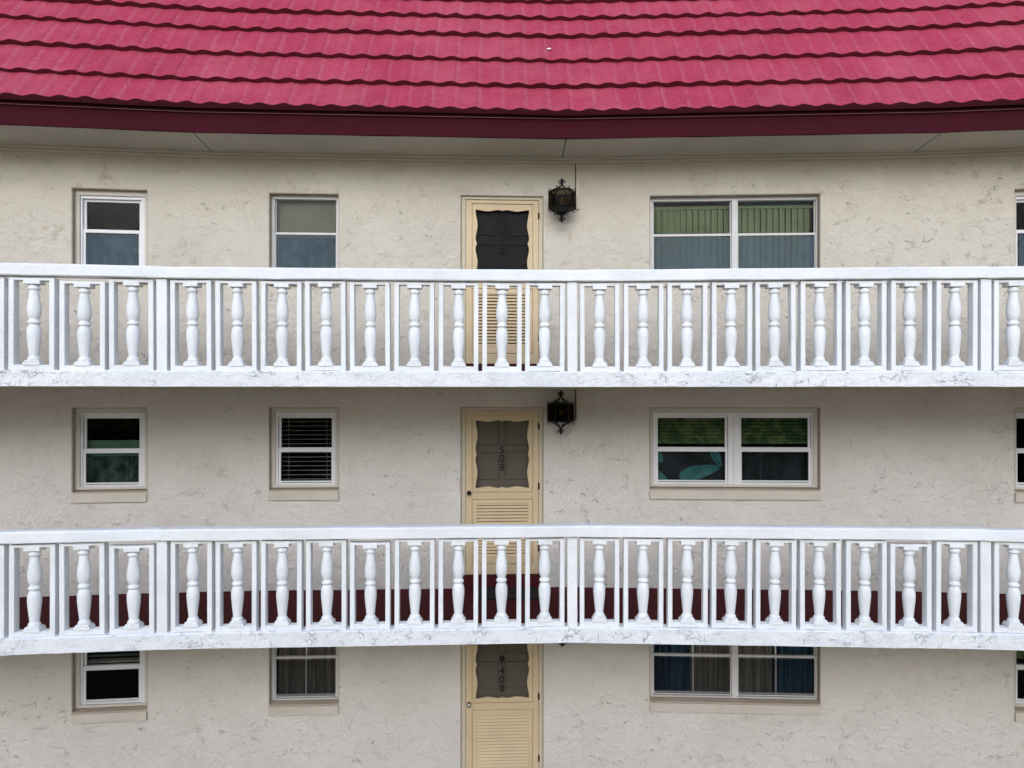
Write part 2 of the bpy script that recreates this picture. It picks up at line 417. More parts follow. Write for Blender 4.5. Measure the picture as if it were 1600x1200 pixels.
# openings per bay: (u0, u1, z0, z1) relative to floor
OPEN = {1: [('w', 2.711, 3.587)], 2: [('w', .691, 1.555), ('d', 3.113, 4.165)], 3: [('w', 1.13, 3.268)], 4: [('w', 1.215, 2.09)]}
ZB, ZT, DT = 1.27, 2.312, 2.317
RD = .125
wall = MB(); wall.recalc = False
CH = .010
WMI = 0
def wq(i, pts, mi=None):
    mi = WMI if mi is None else mi
    M = wallM(i); wall.face([M @ Vector(p) for p in pts], mi)
for i in range(6):
    levels = [0.0] + [z for f in (4, 5, 6) for z in (FL[f]-SLAB, FL[f])] + [CEIL]
    WLi = WL[i]
    for f in (None, 4, 5, 6):
        if f is None: z0, z1 = 0, FL[4]; ops = []
        else: z0 = FL[f]; z1 = FL[f+1] if f < 6 else CEIL+.02; ops = OPEN.get(i, [])
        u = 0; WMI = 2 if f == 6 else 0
        for k, (ty, a, c) in enumerate(ops):
            a2, c2 = a-CH, c+CH
            zb = (FL[f]+ZB-CH) if ty == 'w' else FL[f]
            zt = FL[f]+(ZT if ty == 'w' else DT)+CH
            wq(i, [(u, 0, z0), (a2, 0, z0), (a2, 0, z1), (u, 0, z1)])
            if ty == 'w': wq(i, [(a2, 0, z0), (c2, 0, z0), (c2, 0, zb), (a2, 0, zb)])
            wq(i, [(a2, 0, zt), (c2, 0, zt), (c2, 0, z1), (a2, 0, z1)])
            # chamfer and reveal
            oz = zb; iz = FL[f]+ZB if ty == 'w' else FL[f]; it = zt-CH
            o4 = [(a2, 0, oz), (c2, 0, oz), (c2, 0, zt), (a2, 0, zt)]
            i4 = [(a, .008, iz), (c, .008, iz), (c, .008, it), (a, .008, it)]
            up = .03 if ty == 'w' else 0
            b4 = [(a, RD+.06, iz+up), (c, RD+.06, iz+up), (c, RD+.06, it), (a, RD+.06, it)]
            for q in range(4):
                if ty == 'd' and q == 0: continue
                q2 = (q+1) % 4
                wq(i, [o4[q], o4[q2], i4[q2], i4[q]], 1); wq(i, [i4[q], i4[q2], b4[q2], b4[q]], 1)
            u = c2
        wq(i, [(u, 0, z0), (WLi, 0, z0), (WLi, 0, z1), (u, 0, z1)])
# ends and back so the block is solid
TOPZ = CEIL+.02
e0, e1 = W[0], W[6]
bk0 = (e0[0], e0[1]+14); bk1 = (e1[0], e1[1]+14)
wall.face([(*e0, 0), (*e0, TOPZ), (*bk0, TOPZ), (*bk0, 0)]); wall.face([(*e1, 0), (*bk1, 0), (*bk1, TOPZ), (*e1, TOPZ)])
wall.face([(*bk0, 0), (*bk0, TOPZ), (*bk1, TOPZ), (*bk1, 0)])
wall.build('wall', [M_WALL, M_REVEAL, M_WALL_TOP], None, BLD)

# walkway slabs
for f in (6, 5, 4):
    s = MB(); z = FL[f]
    sec = [(0, z-SLAB), (0, z-SLAB*.5), (0, z-.014), (.012, z), (.16, z+.002), (NW-.002, z+.002), (NW-.002, z-SLAB), (.02, z-SLAB)]
    strip(s, sec, [0, 1, 2, 3, 4, 5], 60, [0, 0, 0, 0, 2, 2, 1, 1], jit=.005, seed=f*7)
    s.build('walkway_slab', [M_SLABEDGE, M_SOFFIT_U, M_FLOOR], None, BLD)

# soffit boards with joints
so = MB(); so.recalc = True
strip(so, [(.875, CEIL), (.875, CEIL+.012), (NW+.01, CEIL+.012), (NW+.01, CEIL)], [0, 1, 2, 3, 4, 5], 2)
so.build('soffit', M_SOFFIT, None, BLD)
for k in range(1, 6):
    sj = MB()
    a = Vector(P(k, 0, .90, CEIL-.0005)) if k < 6 else None
    c = Vector(P(k, 0, NW, CEIL-.0005)); d = (c-a).normalized(); s_ = Vector((-d.y, d.x, 0))*.006
    sj.face([a-s_, a+s_, c+s_, c-s_]); sj.build('soffit_joint', M_LINE, None, BLD)
# fascia
fa = MB()
strip(fa, [(.87, CEIL-.006), (.868, CEIL+.206), (.855, CEIL+.213), (.846, CEIL+.213), (.846, CEIL+.250), (.90, CEIL+.250), (.90, CEIL-.006)], [0, 1, 2, 3, 4, 5], 24, jit=.0035, seed=3)
fascia = fa.build('fascia', M_FASCIA, None, BLD)
de = MB()
strip(de, [(.842, CEIL+.2135), (.842, CEIL+.2185), (.8465, CEIL+.2185), (.8465, CEIL+.2135)], [0, 1, 2, 3, 4, 5], 24, jit=.001, seed=3)
de.build('drip_edge', painted('edge_highlight', (.22, .09, .11), .6), None, fascia)  # lighter bead: a highlight along the fascia lip, put into the colour
# wall head moulding
tr = MB()
strip(tr, [(NW-.070, CEIL-.002), (NW-.070, CEIL-.026), (NW-.036, CEIL-.027), (NW-.045, CEIL-.036), (NW-.045, CEIL-.062), (NW-.002, CEIL-.063), (NW-.002, CEIL-.002)], [0, 1, 2, 3, 4, 5], 20, jit=.003, seed=31)
tr.build('moulding', M_TRIM, None, BLD)

# roof tiles
TH = R(56); ST, CT = math.sin(TH), math.cos(TH)
N0, Z0 = .78, CZ+3.345
TK = [0, .496, 1.048, 1.61, 2.051, 2.481, 2.95, 3.45, 3.95]
NWV = 16; SUB = 12
def wave(x):
    x = x % 1.0
    return (.5-.5*math.cos(2*math.pi*(x**.85)))
roof = MB(); roof.recalc = False; roof.uv = []
LIP = .052; AMP = .028
for k in range(len(TK)-1):
    ta, tb = TK[k], TK[k+1]; nr = 3
    rows = [('l', 0), ('l', 1)] + [('s', r/nr) for r in range(nr+1)]
    cols = []
    sh = rt.uniform(-.06, .06)
    for i in range(6):
        for c in range(NWV*SUB+(1 if i == 5 else 0)):
            cols.append((i, c))
    grid = []
    for (i, c) in cols:
        uw = c/SUB+i*NWV; tt = c/(NWV*SUB)
        ko = (0, 1, 3, 2, 1, 0, 2, 3)[k]; pan = math.floor((uw+ko)/4)
        jz = .005*math.sin(pan*12.9898+k*78.2)
        wv = wave(uw+sh+.5)*AMP
        lapu = ((uw+ko) % 4); lap = .005 if lapu < .12 else 0
        cell = []
        for kind, s in rows:
            if kind == 'l':
                hgt = (-.012 if s == 0 else LIP+wv+.002)+jz
                t_ = ta+(.012 if s == 0 else .001)
            else:
                hgt = LIP*(1-s)+wv*(1-.5*s)+.002+jz*(1-s)+lap
                t_ = ta+(tb-ta+.02)*s+.001*(1-s)
            n = N0+CT*t_-ST*hgt; z = Z0+ST*t_+CT*hgt
            z += .004*nz(uw*.13, k, 1)+.003*nz(uw*.6, k, 7)
            if i == 0 and c == 0: pass
            a = P(i, tt, round(N0+CT*t_, 4), z); hd = R(HEADS[i])
            dn = n-(N0+CT*t_)
            cell.append(((a[0]-math.sin(hd)*dn, a[1]+math.cos(hd)*dn, z), (uw+ko+sh*0, s if kind == 's' else 0)))
        grid.append(cell)
    b = len(roof.v); m = len(rows)
    for cell in grid: roof.v += [q[0] for q in cell]
    for a in range(len(grid)-1):
        for j in range(m-1):
            if j == 1: continue
            roof.f.append((b+a*m+j, b+(a+1)*m+j, b+(a+1)*m+j+1, b+a*m+j+1)); roof.mi.append(1 if j < 1 else 0); roof.sm.append(True)
            roof.uv += [grid[a][j][1], grid[a+1][j][1], grid[a+1][j+1][1], grid[a][j+1][1]]
tz = Z0+ST*TK[-1]; tn = N0+CT*TK[-1]
uq = [(0, 0)]*4
for i in range(6):
    p0, p1 = P(i, 0, tn, tz), P(i, 1, tn, tz)
    roof.face([p0, p1, (p1[0], p1[1]+12, tz), (p0[0], p0[1]+12, tz)], 1, False, uq)
pb0, pb1 = P(0, 0, tn, tz), P(5, 1, tn, tz)
roof.face([(pb0[0], pb0[1]+12, tz), (pb1[0], pb1[1]+12, tz), (pb1[0], pb1[1]+12, CEIL), (pb0[0], pb0[1]+12, CEIL)], 1, False, uq)
for (pt, q) in ((pb0, P(0, 0, N0, Z0)), (pb1, P(5, 1, N0, Z0))):
    roof.face([q, pt, (pt[0], pt[1]+12, tz), (pt[0], pt[1]+12, CEIL)], 1, False, uq)
ro = roof.build('roof', [M_ROOF, M_LIP], None, BLD)
lf = MB(); q = Vector(P(2, .94, .80, 0)); 
# the small pale leaf lying on the third course
a = 1.30
pp = P(2, .96, round(N0+CT*a, 4), Z0+ST*a)
Ml = Matrix.Translation(Vector(pp)+Vector((0, -ST*.055, CT*.055))) @ Matrix.Rotation(TH, 4, 'X') @ Matrix.Rotation(.2, 4, 'Z')
bm = bmesh.new(); bmesh.ops.create_icosphere(bm, subdivisions=2, radius=1, matrix=Matrix.Diagonal((.030, .016, .005, 1)))
lf.addbm(bm, 0, None, True); bm.free()
o = lf.build('leaf', mat('dry_leaf', (.8, .78, .72), .8)[0], Ml)
o['label'] = 'small pale dry leaf lying on the crimson roof tiles'; o['category'] = 'leaf'

# vertical cover strips beside the lanterns
for f, zt in ((6, CEIL-.068-FL[6]), (5, 2.555), (4, 2.555)):
    c = MB(); c.box(.183, .226, -.030, 0.002, 2.148, zt-.001, bev=.004); c.box(.170, .1825, -.003, .002, 2.15, zt-.002, 1)
    c.build('conduit_cover', [M_TRIM, M_LINE], wallM(3) @ Matrix.Translation((0, 0, FL[f])), BLD)

# ------------------------------------------------------------------ windows
def curtain(u0, u1, z0, z1, y, amp, per, seed=0):
    c = MB(); n = max(8, int((u1-u0)/per*14)); pts = []
    for k in range(n+1):
        u = u0+(u1-u0)*k/n
        ph = u/per+1.1*nz(u*2.3, seed, 0)
        pts.append((u, y+amp*math.sin(2*math.pi*ph)+amp*.5*nz(u*6, seed, 4)))
    for k in range(n):
        a, b_ = pts[k], pts[k+1]
        c.v += [(a[0], a[1], z0), (b_[0], b_[1], z0), (b_[0], b_[1], z1), (a[0], a[1], z1)]
        q = len(c.v)-4; c.f.append((q, q+1, q+2, q+3)); c.mi.append(0); c.sm.append(True)
    return c
def room(win, M, u0, u1):
    r = MB(); r.recalc = False
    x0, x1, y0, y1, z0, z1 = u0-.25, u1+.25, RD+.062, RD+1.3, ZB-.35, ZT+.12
    r.face([(x0, y1, z0), (x1, y1, z0), (x1, y1, z1), (x0, y1, z1)])
    r.face([(x0, y0, z0), (x0, y1, z0), (x0, y1, z1), (x0, y0, z1)]); r.face([(x1, y0, z0), (x1, y0, z1), (x1, y1, z1), (x1, y1, z0)])
    r.face([(x0, y0, z1), (x0, y1, z1), (x1, y1, z1), (x1, y0, z1)]); r.face([(x0, y0, z0), (x1, y0, z0), (x1, y1, z0), (x0, y1, z0)])
    # inner face of the wall round the opening
    a, c, zb, zt = u0, u1, ZB+.03, ZT
    r.face([(x0, y0, z0), (a, y0, z0), (a, y0, z1), (x0, y0, z1)]); r.face([(c, y0, z0), (x1, y0, z0), (x1, y0, z1), (c, y0, z1)])
    r.face([(a, y0, z0), (c, y0, z0), (c, y0, zb), (a, y0, zb)]); r.face([(a, y0, zt), (c, y0, zt), (c, y0, z1), (a, y0, z1)])
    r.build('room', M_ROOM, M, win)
def window(i, f, u0, u1, kind, bays, zm, content, scr):
    """bays: list of glass u-ranges; zm: meeting rail (low, high)"""
    M = wallM(i) @ Matrix.Translation((0, 0, FL[f]))
    fr = MB(); zb = ZB+.025; top = ZT-.001; u0 += .001; u1 -= .001
    new = kind == 'new'
    gz0, gz1 = (1.352, 2.183) if new else (1.335, 2.262)
    if new:
        fr.ring((u0, u1, zb, top), (u0+.052, u1-.052, zb+.030, top-.060), .070, .150, 1, bev=.004)
        fr.ring((u0+.052, u1-.052, zb+.030, top-.060), (bays[0][0]-.032, bays[-1][1]+.032, gz0-.028, gz1+.030), .092, .150, 0, bev=.003)
        for a, b_ in zip(bays[:-1], bays[1:]):
            c0, c1 = a[1]+.032, b_[0]-.032; cm = (c0+c1)/2
            fr.box(c0, cm-.004, .085, .150, gz0-.029, gz1+.031, 0, bev=.003); fr.box(cm+.004, c1, .085, .150, gz0-.029, gz1+.031, 0, bev=.003)
            fr.box(cm-.006, cm+.006, .094, .151, gz0-.029, gz1+.031, 1)
    else:
        fr.ring((u0, u1, zb, top), (bays[0][0]-.014, bays[-1][1]+.014, gz0-.024, gz1+.004), .088, .150, 0, bev=.003)
        for a, b_ in zip(bays[:-1], bays[1:]):
            fr.box(a[1]+.014, b_[0]-.014, .080, .150, gz0-.025, gz1+.005, 0, bev=.004)
    win = fr.build('window', [M_VINYL if new else M_ALU, M_CASING if new else M_TRIM], M, BLD)
    sm = .030 if new else .013
    SM = M_VINYL if new else M_ALU
    for a, b_ in bays:
        for (za, zc, y) in ((zm[1], gz1, .122), (gz0, zm[0], .104)):
            lo = za-(sm if za == gz0 else 0); hi = zc+(sm if zc == gz1 else 0)
            s = MB()
            if za == gz0: s.ring((a-sm, b_+sm, lo, zm[1]-.001), (a, b_, za, zc), y, y+.022, 0, bev=.003)
            else: s.ring((a-sm, b_+sm, zm[0]+.002, hi), (a, b_, za, zc), y+.006, y+.028, 0, bev=.003)
            if kind == 'old_mullion':
                mu = content.get('mu'); mx_ = (a+b_)/2 if mu is None else mu[bays.index((a, b_))]
                s.box(mx_-.009, mx_+.009, y+.010, y+.020, za, zc, 0)
            if za == gz0: s.box(a, b_, y+.004, y+.02, za+.008, za+.026, 0)     # lift rail
            sash = s.build('sash', SM, M, win)
            p = MB(); p.box(a-.002, b_+.002, y+.012, y+.015, za-.002, zc+.002); p.build('pane', M_GLASS, M, win)
        if scr:
            p = MB(); p.box(a+.008, b_-.008, .096, .098, gz0+.004, zm[0]-.02); p.build('insect_screen', M_SCREEN if f == 6 else M_SCREEN_DARK, M, win)
    sl = MB()
    d0, d1 = (-.030, .006)
    sl.box(u0-.010, u1+.004, d0, d1, 1.145, ZB-.012, bev=.006)
    o = sl.build('sill', M_SILL, M, win)
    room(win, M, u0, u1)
    for k, it in enumerate(content.get('items', [])):
        ty = it[0]
        if ty == 'curtain': c = curtain(*it[2:6], .25, .040, it[6], k+i*3+f); c.build('curtain', it[1], M, win)
        elif ty == 'shade':
            c = MB(); c.box(*it[2:4], .205, .209, *it[4:6]); c.build('shade', it[1], M, win)
        elif ty == 'print':                     # dark cloth printed with big teal leaves
            c = MB(); c.box(it[2], it[3], .205, .209, it[4], it[5])
            for (cx, cz, a_, b_, an) in ((1.80, 1.475, .27, .088, 14), (1.24, 1.70, .13, .07, -50), (2.02, 1.66, .13, .055, -62), (1.27, 1.42, .17, .06, -35)):
                pts = []
                for q in range(28):
                    t_ = 2*math.pi*q/28; x_ = a_*math.cos(t_); z_ = b_*math.sin(t_)*(1-.35*math.cos(t_))
                    pts.append((cx+x_*math.cos(R(an))-z_*math.sin(R(an)), .2035-.0002*cx, cz+x_*math.sin(R(an))+z_*math.cos(R(an))))
                pts = [p_ for p_ in pts if it[2] < p_[0] < it[3]]
                c.face(pts, 1)
            c.recalc = False
            c.build('curtain', [it[1], M_LEAFPRINT], M, win)
        elif ty == 'vblind':
            c = MB(); x = it[2]; q = 0; rb = random.Random(f)
            while x < it[3]:
                T = Matrix.Translation((x, .225, 0)) @ Matrix.Rotation(R(24+rb.uniform(-6, 6)), 4, 'Z')
                c.box(-.044, .044, -.001, .001, it[4], it[5], 0, T); x += .0795
            c.box(it[2]-.05, it[3]+.02, .205, .245, it[5], it[5]+.04, 0)
            c.build('vertical_blind', it[1], M, win)
        elif ty == 'hblind':
            c = MB(); z = it[4]
            while z < it[5]:
                T = Matrix.Translation((0, .225, z)) @ Matrix.Rotation(R(it[6]), 4, 'X')
                c.box(it[2], it[3], -.024, .024, -.001, .001, 0, T); z += it[7]
            for x in (it[2]+.12, it[3]-.12): c.box(x-.0015, x+.0015, .198, .200, it[4], it[5], 0)
            c.box(it[2], it[3], .205, .245, it[4]-.04, it[4]-.015, 0)
            c.build('horizontal_blind', it[1], M, win)
    return win
g1 = [(2.82, 3.45)]; g2n = [(.805, 1.445)]; g2o = [(.745, 1.500)]
g3n = [(1.247, 2.108), (2.318, 3.165)]; g3o = [(1.195, 2.172), (2.276, 3.240)]; g4 = [(1.30, 1.975)]
ZMN = (1.747, 1.806); ZMO = (1.815, 1.846)
window(1, 6, *OPEN[1][0][1:], 'new', g1, (1.79, 1.834), {'items': [('curtain', M_MURK, 2.78, 3.5, 1.25, 1.76, .16)]}, True)
window(1, 5, *OPEN[1][0][1:], 'new', g1, ZMN, {'items': [('shade', M_GREENBAR, 2.75, 3.55, 1.70, 1.905), ('curtain', M_MURK, 2.78, 3.5, 1.25, 1.69, .2)]}, False)
window(1, 4, *OPEN[1][0][1:], 'new', g1, ZMN, {'items': [('hblind', M_SLATW, 2.75, 3.55, 1.84, 2.28, 8, .05)]}, False)
window(2, 6, *OPEN[2][0][1:], 'old', g2o, ZMO, {'items': [('shade', M_SHADE, .72, 1.53, 1.80, 2.29), ('curtain', M_MURK, .72, 1.53, 1.2, 1.79, .2)]}, True)
window(2, 5, *OPEN[2][0][1:], 'new', g2n, ZMN, {'items': [('hblind', M_SLATW, .76, 1.49, 1.33, 2.24, 4, .0575)]}, False)
window(2, 4, *OPEN[2][0][1:], 'old_mullion', g2o, ZMO, {'items': [('curtain', M_TAUPE, .72, 1.53, 1.2, 2.29, .11)]}, True)
window(3, 6, *OPEN[3][0][1:], 'old', g3o, ZMO, {'items': [('vblind', M_VBLIND, 1.2, 3.26, 1.2, 2.19)]}, True)
window(3, 5, *OPEN[3][0][1:], 'new', g3n, ZMN, {'items': [('hblind', M_HBLIND, 1.18, 2.19, 1.885, 2.26, 50, .046), ('hblind', M_HBLIND, 2.23, 3.22, 1.885, 2.26, 50, .046), ('print', M_DARKCLOTH, 1.18, 2.15, 1.2, 1.8), ('curtain', M_DARKCLOTH, 2.24, 3.24, 1.2, 1.8, .22)]}, False)
window(3, 4, *OPEN[3][0][1:], 'old_mullion', g3o, ZMO, {'mu': (1.70, 2.755), 'items': [('curtain', M_BLUE, 1.16, 1.69, 1.2, 2.29, .10), ('curtain', M_TAUPE, 1.70, 2.745, 1.2, 2.29, .13), ('curtain', M_BLUE, 2.755, 3.27, 1.2, 2.29, .10)]}, True)
window(4, 6, *OPEN[4][0][1:], 'new', g4, (1.79, 1.834), {'items': [('curtain', M_MURK, 1.26, 2.04, 1.25, 1.76, .16)]}, True)
window(4, 5, *OPEN[4][0][1:], 'new', g4, ZMN, {'items': []}, False)
window(4, 4, *OPEN[4][0][1:], 'new', g4, ZMN, {'items': [('curtain', M_HBLIND, 1.26, 2.04, 1.85, 2.28, .3)]}, False)

# ------------------------------------------------------------------ doors
def text_mesh(ch, size, depth):
    cu = bpy.data.curves.new('digit', 'FONT'); cu.body = ch; cu.size = size; cu.extrude = depth; cu.align_x = 'CENTER'; cu.bevel_depth = .0012; cu.offset = .0015
    ob = bpy.data.objects.new('tmp', cu); col.objects.link(ob)
    dg = bpy.context.evaluated_depsgraph_get(); me = bpy.data.meshes.new_from_object(ob.evaluated_get(dg))
    bpy.data.objects.remove(ob); me.materials.clear(); me.materials.append(M_BLACK); me.name = 'digit'; return me
def scal(t, dip, cusp):
    t = min(t, 1-t)*2
    if t < .46: return dip*.5*(1-math.cos(math.pi*t/.46))
    if t < .86: return dip*.5*(1+math.cos(math.pi*(t-.46)/.40))
    return cusp*((t-.86)/.14)**1.6
def door(f):
    i = 2; M = wallM(i) @ Matrix.Translation((0, 0, FL[f]))
    u0, u1 = 3.114, 4.164
    # frame + threshold
    j = MB(); j.box(u0, 3.168, .030, .17, .161, DT-.001, bev=.004); j.box(4.112, u1, .030, .17, .161, DT-.001, bev=.004)
    j.box(3.168, 4.112, .030, .17, 2.280, DT-.001, bev=.004)
    j.box(3.168, 3.180, .10, .17, .161, 2.28); j.box(4.100, 4.112, .10, .17, .161, 2.28)
    j.build('door_frame', M_JAMB, M, BLD)
    th = MB(); th.box(u0, u1, -.010, .30, .004, .160, bev=.006); th.build('threshold', M_FLOOR, M, BLD)
    y = .045; T = .03
    d = MB()
    for bx in ((3.171, 3.250, .165, 2.276), (4.040, 4.109, .165, 2.276), (3.250, 4.040, 2.231, 2.276), (3.250, 4.040, 1.136, 1.221), (3.250, 4.040, .165, .293)):
        d.box(bx[0], bx[1], y, y+T, bx[2], bx[3], bev=.002)
    # scalloped upper panel ring
    a = (3.258, 4.032, 1.229, 2.223); c = (3.296, 3.990, 1.277, 2.153); n = 28
    outer = []; inner = []
    sides = [((0, 2), (1, 2), 'h'), ((1, 2), (1, 3), 'v'), ((1, 3), (0, 3), 'h'), ((0, 3), (0, 2), 'v')]
    nrm = [(0, 1), (-1, 0), (0, -1), (1, 0)]
    for k, (p, q, hv) in enumerate(sides):
        for m_ in range(n):
            t_ = m_/n
            ox = a[p[0]]+(a[q[0]]-a[p[0]])*t_; oz = a[p[1]]+(a[q[1]]-a[p[1]])*t_
            ix = c[p[0]]+(c[q[0]]-c[p[0]])*t_; iz = c[p[1]]+(c[q[1]]-c[p[1]])*t_
            dd = scal(t_, .026, .020) if hv == 'v' else scal(t_, .020, .016)
            outer.append((ox, oz)); inner.append((ix+nrm[k][0]*dd, iz+nrm[k][1]*dd))
    nn = len(outer); y2 = y+.004
    for k in range(nn):
        k2 = (k+1) % nn
        d.face([(outer[k][0], y2, outer[k][1]), (outer[k2][0], y2, outer[k2][1]), (inner[k2][0], y2, inner[k2][1]), (inner[k][0], y2, inner[k][1])])
        d.face([(inner[k][0], y2, inner[k][1]), (inner[k2][0], y2, inner[k2][1]), (inner[k2][0], y2+.024, inner[k2][1]), (inner[k][0], y2+.024, inner[k][1])])
        d.face([(outer[k][0], y2, outer[k][1]), (outer[k2][0], y2, outer[k2][1]), (outer[k2][0], y2+.02, outer[k2][1]), (outer[k][0], y2+.02, outer[k][1])])
    # lower panel ring, backing behind the grooves
    d.ring((3.258, 4.032, .301, 1.128), (3.313, 3.975, .395, 1.078), y+.004, y+T, bev=.002)
    d.ring((3.172, 4.108, 1.20, 2.275), (3.275, 4.015, 1.25, 2.205), y+.022, y+.029); d.ring((3.172, 4.108, .166, 1.199), (3.30, 3.99, .38, 1.09), y+.022, y+.029)
    leaf = d.build('screen_door', M_YELLOW, M, BLD)
    lv = MB(); z = .398
    while z < 1.07:
        T_ = Matrix.Translation((0, y+.016, z+.012)) @ Matrix.Rotation(R(-42), 4, 'X')
        lv.box(3.313, 3.975, -.003, .003, -.021, .021, 0, T_); z += .0415
    lv.box(3.31, 3.98, y+.036, y+.040, .39, 1.08, 1)
    lv.build('louvre', [M_YELLOW, M_LINE], M, leaf)
    sc = MB(); sc.box(3.29, 3.997, y+.0285, y+.030, 1.262, 2.166); sc.build('mesh_screen', M_DOORSCREEN6 if f == 6 else M_DOORSCREEN, M, leaf)
    kb = MB(); K = Matrix.Translation((3.213, y, 1.217)) @ Matrix.Rotation(R(90), 4, 'X')
    kb.lathe([(.030, 0), (.030, .004), (.012, .008), (.010, .030), (.020, .036), (.027, .050), (.024, .062), (.010, .068)], seg=18, M=K)
    kb.build('knob', M_CHROME if f != 5 else M_IRON, M, leaf)
    for hz in (2.075, 1.30, .50):
        hg = MB(); hg.lathe([(.008, hz-.045), (.008, hz+.045)], 4.111, .038, 10); hg.box(4.113, 4.125, .026, .031, hz-.04, hz+.04); hg.build('hinge', M_IRON, M, leaf)
    # entry door behind the screen
    e = MB(); yi = .118
    e.box(3.18, 4.10, yi, yi+.04, .161, 2.279)
    ed = e
    def pan(x0, x1, z0, z1):
        ed.ring((x0, x1, z0, z1), (x0+.018, x1-.018, z0+.018, z1-.018), yi-.011, yi+.001, 0)
        ed.ring((x0-.007, x1+.007, z0-.007, z1+.007), (x0-.001, x1+.001, z0-.001, z1-.001+.002), yi-.0015, yi+.001, 1)
        ed.box(x0+.05, x1-.05, yi-.004, yi+.001, z0+.05, z1-.05, bev=.002)
    c0, c1 = 3.590, 3.690
    for (x0, x1) in ((3.27, c0), (c1, 4.01)):
        pan(x0, x1, 1.385, 1.725); pan(x0, x1, 1.835, 2.19); pan(x0, x1, .35, 1.20)
    entry = e.build('entry_door', [M_INNER_DARK if f == 6 else M_INNER, M_LINE], M, BLD)
    tops = {6: (2.077, '608'), 5: (1.815, '508'), 4: (1.662, '408')}[f]
    for k, ch in enumerate(tops[1]):
        zz = tops[0]-.113*(k+1)+.02
        me = text_mesh(ch, .135, .004)
        o = bpy.data.objects.new('house_number', me)
        place(o, M @ Matrix.Translation((3.641, yi-.010, zz)) @ Matrix.Rotation(R(90), 4, 'X'), entry)
    if f in (4, 6):
        kz = {6: 1.665, 4: 1.775}[f]
        kn = MB()
        K = Matrix.Translation((3.641, yi-.004, kz)) @ Matrix.Rotation(R(90), 4, 'X')
        if f == 4:
            kn.lathe([(.030, 0), (.033, .004), (.022, .014), (.008, .018)], seg=16, M=K)
            kn.tube([(3.641+.032*math.sin(a_), yi-.02, kz-.012-.034*math.cos(a_)) for a_ in [2*math.pi*q/18 for q in range(19)]], .006)
            kn.box(3.638, 3.644, yi-.014, yi-.004, kz+.03, kz+.085); kn.box(3.634, 3.648, yi-.018, yi-.004, kz-.085, kz-.045)
        else:
            kn.box(3.618, 3.664, yi-.012, yi+.001, kz-.075, kz+.085, bev=.006)
            for q in range(3): kn.box(3.614, 3.668, yi-.022, yi-.01, kz-.06+q*.05, kz-.035+q*.05, bev=.005)
        kn.build('door_knocker', M_BLACK, M, entry)
for f in (6, 5, 4): door(f)

# ------------------------------------------------------------------ balustrades
PROF = [(.050, 0), (.055, .012), (.055, .024), (.048, .032), (.042, .040), (.040, .060)]
def prof():
    # unit: measured radii from base block up to cap block, height 0..1 over the opening
    pts = [(.056, .045), (.058, .060), (.057, .080), (.050, .094), (.043, .100), (.044, .115), (.049, .17), (.056, .25), (.062, .32), (.064, .37), (.062, .42),
           (.054, .455), (.045, .474), (.041, .482), (.041, .486), (.053, .490), (.058, .503), (.056, .518), (.045, .534), (.040, .542), (.050, .56), (.060, .60), (.0635, .645), (.062, .69), (.056, .75), (.048, .81), (.042, .86), (.040, .882),
           (.038, .888), (.053, .895), (.055, .910), (.053, .925), (.045, .936), (.044, .950)]
    return pts
AZ0, AZ1 = .055, .915
H = AZ1-AZ0
bal = MB()
bal.lathe([(r, AZ0+z*H) for r, z in prof()], 0, 0, 24)
bal.box(-.077, .077, -.062, .062, AZ0-.004, AZ0+.028, bev=.004); bal.box(-.066, .066, -.056, .056, AZ0+.028, AZ0+.046, bev=.006)
bal.box(-.075, .075, -.062, .062, AZ1-.036, AZ1+.004, bev=.004)
ME_BAL = bal.mesh('baluster', M_WHITE)
PW = .2095
pn = MB()
pn.box(-PW, -PW+.048, -.052, .052, 0, .945, bev=.006); pn.box(PW-.048, PW, -.052, .052, 0, .945, bev=.006)
pn.box(-PW+.046, PW-.046, -.051, .051, .003, AZ0, bev=.005); pn.box(-PW+.046, PW-.046, -.051, .051, AZ1, .942, bev=.005)
ME_PAN = pn.mesh('panel', M_WHITE)
ps = MB()
for k in range(8):
    z0, z1 = .98*k/8, .98*(k+1)/8
ps.box(-.0525, .0525, 0, .105, 0, .953, bev=.006)
ME_POST = ps.mesh('post', M_WHITE)
rr = random.Random(11)
DROP = {(6, 1, 7): .028, (5, 1, 8): .03, (5, 2, 4): .03, (5, 3, 7): .03}
